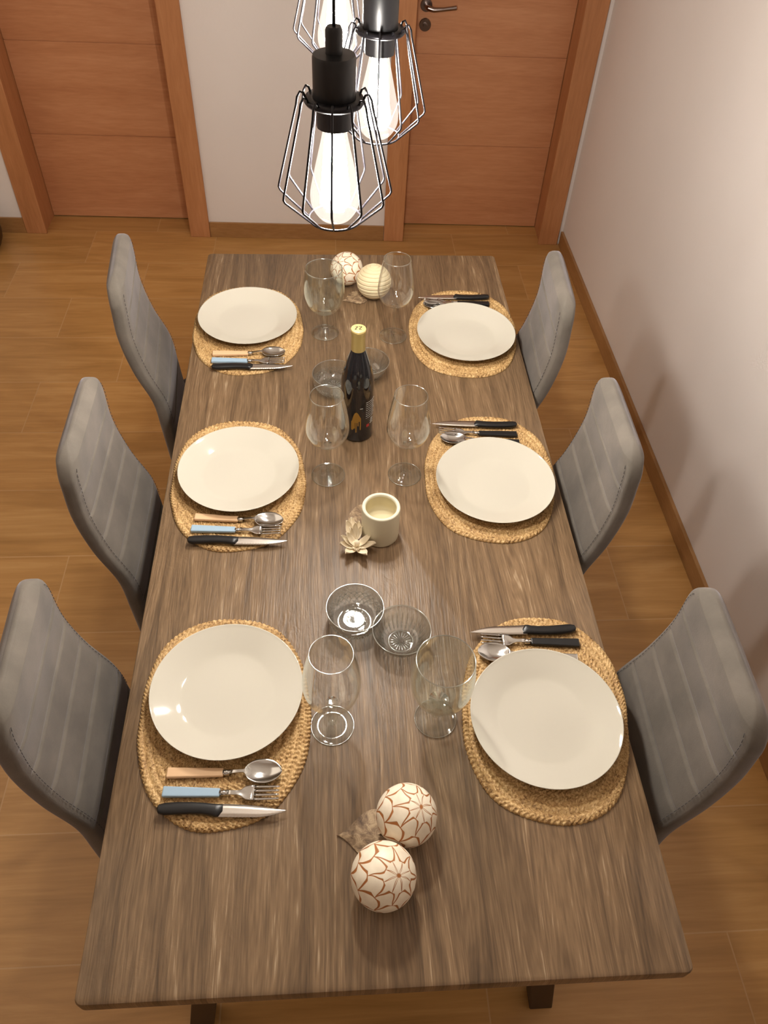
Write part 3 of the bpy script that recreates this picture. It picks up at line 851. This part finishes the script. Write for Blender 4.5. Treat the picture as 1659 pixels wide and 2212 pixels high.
def make_tulip():
    t = empty('wine_glass', label='x', cat='wine glass', group='empty wine glasses')
    m = MB(); m.lathe([(0, .0035), (.006, .0032), (.020, .0018), (.0372, .0008), (.038, .0013), (.0374, .0024), (.022, .0040), (.011, .008), (.007, .014), (0, .014)], 64); ft = m.obj('foot', M['glass_thick'], t)
    m = MB(); m.lathe(smooth_prof([(.007, .0135), (.0052, .02), (.0085, .027), (.0058, .034), (.0050, .05), (.0056, .068), (.0088, .075), (.0065, .082), (.010, .088)], 4), 28, cap0=True, cap1=True); m.obj('stem', M['glass_thick'], t)
    m = MB(); m.lathe(shell(smooth_prof([(.0004, .0865), (.014, .088), (.030, .098), (.042, .116), (.0475, .138), (.0482, .158), (.0450, .186), (.0398, .214), (.0352, .238)]), .0013), 72); bw = m.obj('bowl', M['glass'], t); edges(t, ft, bw, .0378, .0014, .0347, .2382)
    return t
def make_goblet():
    t = empty('goblet', label='x', cat='wine glass', group='round greenish goblets')
    m = MB(); m.lathe([(0, .005), (.006, .005), (.020, .0028), (.0364, .001), (.0375, .002), (.0368, .004), (.024, .0075), (.013, .016), (.010, .022), (0, .022)], 64); ft = m.obj('foot', M['glass_thick'], t)
    m = MB(); m.lathe(smooth_prof([(.010, .0215), (.0085, .032), (.0090, .050), (.012, .062), (.018, .068)], 4), 32, cap0=True, cap1=True); m.obj('stem', M['glass_thick'], t)
    m = MB(); m.lathe(shell(smooth_prof([(.0004, .066), (.016, .068), (.032, .077), (.045, .095), (.0525, .120), (.0540, .142), (.0525, .166), (.0488, .198)]), .0020), 72); bw = m.obj('bowl', M['glass_green'], t); edges(t, ft, bw, .0372, .0021, .0479, .1982, .0011)
    return t
g = make_tall(); g.location = (-.084, 1.032, TZ+.0003); g['label'] = 'tall wine glass overlapping the left side of the dark bottle'
dup(g, (.092, 1.031, TZ+.0003), 0, 'tall wine glass right of the bottle, beside the middle right mat')
dup(g, (.099, 1.569, TZ+.0003), 0, 'tall wine glass at the far end, overlapping the ridged ball')
g = make_tulip(); g.location = (-.081, .410, TZ+.0003); g['label'] = 'tall wine glass with beaded stem beside the near left plate'
g = make_goblet(); g.location = (.103, .417, TZ+.0003); g['label'] = 'round greenish goblet beside the near right plate'
dup(g, (-.089, 1.583, TZ+.0003), 0, 'round short-stemmed goblet at the far end, overlapping a scaled ball')

# ------------------------------------------------------------------ pressed glass bowls
def make_bowl(kind):
    NA = 280; H = .047
    out = smooth_prof([(.0, .0), (.006, .0), (.014, .0), (.020, .0), (.0245, .0), (.030, .002), (.038, .009), (.045, .020), (.0505, .033), (.0545, H-.001), (.056, H)], 6) if kind == 'flute' else \
        smooth_prof([(.0, .0), (.006, .0), (.014, .0), (.020, .0), (.0245, .0), (.034, .0), (.041, .002), (.048, .009), (.052, .020), (.0545, .033), (.0555, H-.001), (.0562, H)], 6)
    inn = smooth_prof([(.0535, H), (.0520, H-.006), (.047, .030), (.041, .018), (.034, .010), (.024, .0062), (.012, .0055), (.0, .0055)] if kind == 'flute' else
                      [(.0540, H), (.0530, H-.006), (.0505, .030), (.0465, .016), (.040, .009), (.026, .0065), (.012, .006), (.0, .006)], 5)
    prof = out+inn; k = len(out)
    v = []; f = []
    for j, (r, z) in enumerate(prof):
        for i in range(NA):
            a = 2*PI*i/NA; rr = r; zz = z
            if j < k:
                if kind == 'flute':
                    w = max(0, min(1, (.036-z)/.008))*min(1, z/.004) if r > .028 else 0
                    rr = r*(1-.075*w*(1-abs(math.sin(a*14))))
                else:
                    w = max(0, min(1, (.027-z)/.004))*min(1, max(0, z)/.003) if r > .036 else 0
                    q1 = abs(math.sin(a*14+z*480)); q2 = abs(math.sin(a*14-z*480))
                    rr = r*(1+.040*w*(min(q1, q2)*2-1))
                if r < .029 and z < .003: zz = z+.0034*abs(math.sin(a*9))**.6*min(1, r/.006)*(1 if r < .026 else .0)
            v.append((rr*math.cos(a), rr*math.sin(a), zz))
    for j in range(len(prof)-1):
        for i in range(NA): f.append((j*NA+i, j*NA+(i+1) % NA, (j+1)*NA+(i+1) % NA, (j+1)*NA+i))
    o = link_mesh('glass_bowl', v, f, M['crystal'], None, True, autos=.30)
    m = MB(); ring_(m, .0552, H, .0008); m.obj('rim', M['glass_edge'], o)
    k1 = len(out); m = MB()
    def wall_r(z):
        for (r0, z0), (r1, z1) in zip(out, out[1:]):
            if z1 > z0 and z0 <= z <= z1: return r0+(r1-r0)*(z-z0)/(z1-z0)
        return out[-1][0]
    def pt(a, z): r = wall_r(z)-.0004; return (r*math.cos(a), r*math.sin(a), z)
    if kind == 'flute':
        for q in range(28):
            a = 2*PI*q/28; m.tube([pt(a, .004+.031*i/8) for i in range(9)], [.0011-.0009*i/8 for i in range(9)], 6)
    else:
        for q in range(28):
            for sg in (-1, 1):
                a = 2*PI*q/28; m.tube([pt(a+sg*.42*i/8, .003+.023*i/8) for i in range(9)], .0006, 5)
    m.obj('cut_pattern', M['glass_edge'], o)
    m = MB(); nst = 20 if kind == 'flute' else 16; zt = .0062 if kind == 'flute' else .0066
    for q in range(nst):
        a = 2*PI*q/nst; m.tube([(r*math.cos(a), r*math.sin(a), zt) for r in (.005, .012, .0195, .0215)], [.0003, .0009, .0013, .0004], 6)
    if kind == 'flute': ring_(m, .0235, zt+.0004, .0009)
    m.obj('base_star', M['glass_edge'], o)
    return o
b1 = make_bowl('diamond'); b1.location = (-.035, .630, TZ+.0004)
tag(b1, 'small diamond-cut glass bowl, left one of the near pair', 'bowl', 'small pressed glass bowls')
b2 = make_bowl('flute'); b2.location = (.0515, .577, TZ+.0004); b2.rotation_euler = (0, 0, .1)
tag(b2, 'small fluted glass bowl, right one of the near pair', 'bowl', 'small pressed glass bowls')
b3 = dup(b1, (-.066, 1.345, TZ+.0004))
b3['label'] = 'small diamond-cut glass bowl behind the bottle, on its left'
b4 = dup(b2, (.021, 1.396, TZ+.0004))
b4['label'] = 'small fluted glass bowl behind the bottle, on its right'

# ------------------------------------------------------------------ bottle
BX, BY = -.014, 1.178
t = empty('wine_bottle', (BX, BY, TZ+.0002), 0, 'dark wine bottle with gold neck foil standing mid table', 'bottle')
m = MB(); m.lathe(smooth_prof([(.0, .003), (.030, .0), (.0365, .004), (.0378, .012), (.0380, .09), (.0378, .150), (.0360, .172), (.0300, .200), (.0215, .228), (.0160, .246), (.0148, .256), (.0146, .285)], 5), 72, cap1=True)
m.obj('bottle_body', M['bottle'], t)
m = MB(); m.lathe([(.0162, .236+.006), (.0164, .240), (.0158, .25), (.0152, .285), (.0152, .2875), (.0168, .288), (.0168, .2955), (.0150, .297)], 56); fo = m.obj('neck_foil', M['gold_foil'], t, autos=.7)
m = MB(); m.lathe([(.0160, .2955), (.0168, .2968), (.0160, .299), (.0135, .2998), (0, .2998)], 56); cp = m.obj('cap_top', M['gold_cap'], t, autos=.7)
m = MB()
def stroke(mb, a, b, w, z):
    a = Vector(a); b = Vector(b); d = (b-a).normalized(); nn = Vector((-d.y, d.x))*w/2
    p = [a+nn, a-nn, b-nn, b+nn]
    mb.add([(q.x, q.y, z) for q in p]+[(q.x, q.y, z+.0002) for q in p], [(0, 1, 2, 3), (7, 6, 5, 4), (0, 4, 5, 1), (1, 5, 6, 2), (2, 6, 7, 3), (3, 7, 4, 0)])
for a, b in (((-.0075, -.0045), (-.0015, .005)), ((-.0015, .005), (-.0065, .004)), ((-.0085, -.0045), (-.004, -.0045)), ((.0, .005), (.0075, .005)), ((.0075, .005), (.001, -.0045)), ((.001, -.0045), (.0065, -.0045))):
    stroke(m, a, b, .0018, .2999)
m.obj('cap_emblem', M['logo'], cp, False)
def on_bottle(mb, poly, r=.0384):
    """flat outline (angle offset in metres, height) wrapped on the bottle"""
    n = len(poly); v = []
    for s in (0, .0004):
        for (x, z) in poly:
            a = -PI/2+x/.038; v.append(((r+s)*math.cos(a), (r+s)*math.sin(a), z))
    mb.add(v, [tuple(range(n)), tuple(range(2*n-1, n-1, -1))]+[(i, n+i, n+(i+1) % n, (i+1) % n) for i in range(n)])
m = MB(); X0 = -.003
# paint-drip print: peaked roof with drips of different length
on_bottle(m, [(X0-.011, .066), (X0-.007, .084), (X0-.004, .092), (X0, .095), (X0, .062), (X0-.005, .064)])
on_bottle(m, [(X0, .062), (X0, .095), (X0+.004, .091), (X0+.007, .084), (X0+.0108, .076), (X0+.0108, .068), (X0+.006, .066)])
for x, z0, z1, w in ((X0-.0095, .040, .067, .0026), (X0-.0055, .044, .066, .0024), (X0-.0005, .032, .064, .0014), (X0+.0040, .052, .068, .0012), (X0+.0095, .040, .070, .0013)):
    on_bottle(m, [(x-w, z1), (x+w, z1), (x+w, z0+.002), (x, z0), (x-w, z0+.002)])
m.obj('gold_drip_label', M['gold_paint'], t, False)
m = MB(); rnd = random.Random(5)
for r in range(9):
    z = .118-r*.0058; x = .020
    while x < .048:
        w = rnd.uniform(.002, .006); on_bottle(m, [(x, z), (x+w, z), (x+w, z+.0012), (x, z+.0012)]); x += w+.0014
for r in range(3):
    on_bottle(m, [(.033+.001*r, .050+r*.006), (.044, .050+r*.006), (.044, .053+r*.006), (.033+.001*r, .053+r*.006)])
on_bottle(m, [(.005, .104), (.012, .104), (.012, .1055), (.005, .1055)])
m.obj('back_label_text', M['label_white'], t, False)
m = MB()
on_bottle(m, [(.022, .044), (.030, .044), (.030, .052), (.022, .052)])
m.obj('red_label_mark', M['label_red'], t, False)

# ------------------------------------------------------------------ decorative balls
def uvsphere(name, R, mat, axis, spin=0, fun=None, nu=96, nv=64):
    """ball whose pattern is laid out around its own axis"""
    from mathutils import Quaternion
    q = Vector(axis).normalized().to_track_quat('Z', 'Y') @ Quaternion((0, 0, 1), spin)
    v = []; f = []
    for j in range(1, nv):
        th = PI*j/nv
        for i in range(nu):
            ph = 2*PI*i/nu; r = R+(fun(th, ph) if fun else 0)
            v.append(Vector((r*math.sin(th)*math.cos(ph), r*math.sin(th)*math.sin(ph), r*math.cos(th))))
    for j in range(nv-2):
        for i in range(nu): f.append((j*nu+i, (j+1)*nu+i, (j+1)*nu+(i+1) % nu, j*nu+(i+1) % nu))
    k = len(v); v += [Vector((0, 0, R)), Vector((0, 0, -R))]
    for i in range(nu):
        f.append((k, i, (i+1) % nu)); f.append((k+1, (nv-2)*nu+(i+1) % nu, (nv-2)*nu+i))
    w = [q @ p for p in v]
    lo = min(p.z for p in w)
    o = link_mesh(name, w, f, mat, None, True)
    at = o.data.attributes.new('pole', 'FLOAT_VECTOR', 'POINT')
    for i, p in enumerate(v): at.data[i].vector = p
    return o, -lo
GB = 'cream decorative balls'
for R, x, y, ax, sp, lab in (
        (.0495, -.007, .139, (.38, -.30, .87), .3, 'cream ball with brown scale outlines nearest the camera'),
        (.0485, .0345, .229, (.42, -.12, .88), 1.4, 'cream ball with brown scale outlines touching the nearest ball, beside the bark heart'),
        (.0478, -.0235, 1.834, (-.55, -.45, .70), .8, 'cream ball with brown scale outlines at the far end of the table')):
    o, h = uvsphere('decorative_ball', R, M['ball'], ax, sp); o.location = (x, y, TZ+h+.0002); tag(o, lab, 'ball', GB)
def spiral(th, ph):
    k = (th*13/PI-ph/(2*PI)); fr = k-math.floor(k)
    return -.0022*math.exp(-((min(fr, 1-fr))/.13)**2)*min(1, th/.12)
o, h = uvsphere('decorative_ball', .0500, M['twine_cream'], (-.05, .15, 1), 0, spiral, 140, 260); o.location = (.0535, 1.763, TZ+h+.0002)
tag(o, 'cream ball with spiral ridges at the far end of the table', 'ball', GB)

# hearts and leaf of bark
def slab_shape(name, outline, th, mat, loc, rz, tilt=(0, 0), label='', cat=''):
    n = len(outline); v = []
    for z, s in ((0, .97), (th*.25, 1), (th*.8, 1), (th, .96)):
        v += [(x*s, y*s, z) for x, y in outline]
    f = [tuple(range(n-1, -1, -1)), tuple(3*n+i for i in range(n))]
    for j in range(3):
        for i in range(n): f.append((j*n+i, j*n+(i+1) % n, (j+1)*n+(i+1) % n, (j+1)*n+i))
    o = link_mesh(name, v, f, mat, None, True, autos=.6); o.location = loc; o.rotation_euler = (tilt[0], tilt[1], rz)
    tag(o, label, cat); return o
def heart(s):
    return [(s*.062*math.sin(t)**3, s*.0048*(13*math.cos(t)-5*math.cos(2*t)-2*math.cos(3*t)-math.cos(4*t))) for t in [2*PI*i/60 for i in range(60)]]
def leafs(l, w):
    return [(l*math.cos(t), w*math.sin(t)*(1-.25*math.cos(t))) for t in [2*PI*i/48 for i in range(48)]]
slab_shape('wooden_heart', [(x*.52, y*.52) for x, y in heart(1)], .004, M['bark'], (.000, 1.752, TZ+.0003), math.radians(-68), (0, 0),
           'small bark heart lying below the two far balls', 'heart ornament')
slab_shape('wooden_heart', [(x*.68, y*.62) for x, y in heart(1)], .003, M['bark'], (-.026, .2165, TZ+.0003), math.radians(-92), (0, 0),
           'bark heart with pointed tip left of the two near balls', 'heart ornament')
slab_shape('bark_oval', leafs(.032, .018), .003, M['bark'], (-.020, .906, TZ+.0003), math.radians(72), (0, 0),
           'oval bark leaf between the dried flower and the candle', 'leaf ornament')

# ------------------------------------------------------------------ candle
t = empty('pillar_candle', (.0255, .853, TZ+.0002), 0, 'ivory pillar candle with hollow top beside the dried flower', 'candle')
m = MB(); m.lathe([(0, 0), (.037, 0), (.0395, .002), (.0402, .006), (.0402, .084), (.0398, .0868), (.0385, .088), (.0345, .088), (.0330, .0868), (.0322, .083)], 72)
m.obj('candle_wall', M['wax'], t, autos=.9)
m = MB(); m.lathe([(.0322, .083), (.0315, .060), (.027, .0535), (.012, .051), (0, .0505)], 72)
m.obj('hollow_top', M['wax_in'], t)

# ------------------------------------------------------------------ dried flower
t = empty('dried_flower', (-.030, .822, TZ+.0005), 0, 'dried cream flower with thick petals lying against the candle', 'flower')
def petal(name, base, az, el, ln, w, curl=.25):
    NL, NW = 12, 8; v = []; f = []
    for side in (0, 1):
        for i in range(NL+1):
            q = i/NL; ww = 1.18*w*math.sin(PI*min(1, q*.86+.12))**.75
            for k in range(NW+1):
                s = 2*k/NW-1
                e = el+curl*q*1.2
                x = ln*q; z = -.004*(1-s*s)*(0.9)+side*-.0022*(1-abs(s)**4)+.002
                # local -> along direction (az, e)
                yy = ww*s
                X = x*math.cos(e)-z*math.sin(e); Z = x*math.sin(e)+z*math.cos(e)
                v.append((base[0]+X*math.cos(az)-yy*math.sin(az), base[1]+X*math.sin(az)+yy*math.cos(az), base[2]+Z))
    S = (NL+1)*(NW+1)
    for i in range(NL):
        for k in range(NW):
            a = i*(NW+1)+k; f.append((a, a+1, a+NW+2, a+NW+1)); f.append((S+a, S+a+NW+1, S+a+NW+2, S+a+1))
        for k in (0, NW):
            a = i*(NW+1)+k; f.append((a, a+NW+1, S+a+NW+1, S+a))
    for i in (0, NL):
        for k in range(NW):
            a = i*(NW+1)+k; f.append((a, a+1, S+a+1, S+a))
    return link_mesh(name, v, f, M['petal'], t, True)
for az, el, ln, w in ((-170, .18, .040, .0085), (-128, .10, .042, .0088), (-92, .30, .026, .007), (-62, .12, .046, .0085), (-15, .22, .046, .0085), (18, .40, .042, .007), (168, .40, .042, .007), (150, .6, .038, .007)):
    petal('petal', (.004, -.010, .010), math.radians(az), el, ln, w)
for az, el, ln, w in ((100, .30, .050, .0085), (72, .45, .042, .0085), (122, .50, .046, .0085), (86, .80, .040, .006), (45, .65, .034, .0065), (140, .9, .034, .006)):
    petal('petal', (.001, .004, .012), math.radians(az), el, ln, w)
m = MB(); m.lathe([(0, 0), (.010, 0), (.012, .008), (.008, .016), (0, .018)], 20); m.obj('flower_core', M['petal'], t, loc=(.002, -.005, 0))
m = MB(); m.lathe([(0, -.0055), (.004, -.004), (.0058, 0), (.004, .004), (0, .0055)], 20); m.obj('flower_bud', M['petal'], t, loc=(.005, -.012, .022))

# ------------------------------------------------------------------ pendant lamps
def make_lamp(lx, ly, zb, label, S=1.07):
    """cage pendant; origin at the centre of its bottom ring"""
    t = empty('pendant_lamp', (lx, ly, zb), 0, label, 'pendant lamp', 'black cage pendant lamps'); t.scale = (S, S, S)
    HC_ = .145                                   # height of the collar above the bottom ring
    m = MB()
    m.lathe([(.0, HC_-.004), (.0240, HC_-.004), (.0250, HC_), (.0250, HC_+.045), (.0238, HC_+.048), (.0098, HC_+.049), (.0098, HC_+.072), (.0080, HC_+.076), (0, HC_+.076)], 48)
    m.obj('socket_cap', M['lamp_black'], t, autos=.6)
    m = MB()
    m.lathe([(.0215, HC_-.030), (.0215, HC_-.004), (.018, HC_-.002), (.018, HC_-.030), (.0215, HC_-.030)], 40, mod=lambda a, z, j: .012*math.cos(a*24))
    m.obj('socket_ring', M['lamp_black'], t, autos=.8)
    m = MB(); m.lathe([(.0245, HC_-.004), (.034, HC_-.004), (.036, HC_-.001), (.034, HC_+.003), (.0255, HC_+.003)], 48)
    for k in range(12):
        a = 2*PI*k/12-PI/2-.07
        P = lambda r, z: (r*math.cos(a), r*math.sin(a), z)
        m.tube([P(.033, HC_-.001), P(.036, HC_+.006), P(.040, HC_+.007), P(.0435, HC_+.001), P(.045, HC_-.008), P(.0705, .042), P(.0712, .038), P(.0695, .034), P(.0352, .001)], .00145, 8)
    m.tube([(.034*math.cos(2*PI*i/60), .034*math.sin(2*PI*i/60), 0) for i in range(60)], .0015, 8, True)
    m.obj('wire_cage', M['wire'], t)
    m = MB(); m.tube([(0, 0, HC_+.074), (0, 0, (2.6-zb)/S)], .0020, 10); m.obj('cord', M['lamp_black'], t)
    # bulb: clear squirrel-cage glass and its lit filaments
    m = MB(); m.lathe(smooth_prof([(.0135, HC_-.030), (.0165, HC_-.045), (.0225, HC_-.070), (.0285, HC_-.095), (.0315, HC_-.112), (.0300, HC_-.128), (.0205, HC_-.143), (.0085, HC_-.149), (.0002, HC_-.1495)], 5), 48)
    bg = m.obj('bulb', M['bulb_glass'], t)
    m = MB()
    for k in range(8):
        a = 2*PI*k/8
        m.tube([(.0095*math.cos(a), .0095*math.sin(a), HC_-.045), (.0165*math.cos(a), .0165*math.sin(a), HC_-.126)], .0030, 5, caps=False)
    m.obj('filament', M['filament'], bg)
    return t
make_lamp(-.066, .80, 1.508, 'black cage pendant lamp hanging lowest and nearest the camera')
make_lamp(.0095, 1.14, 1.480, 'black cage pendant lamp hanging behind, right of the nearest one', 1.11)
make_lamp(-.056, 1.33, 1.540, 'black cage pendant lamp farthest back, cut by the top edge of the photo')
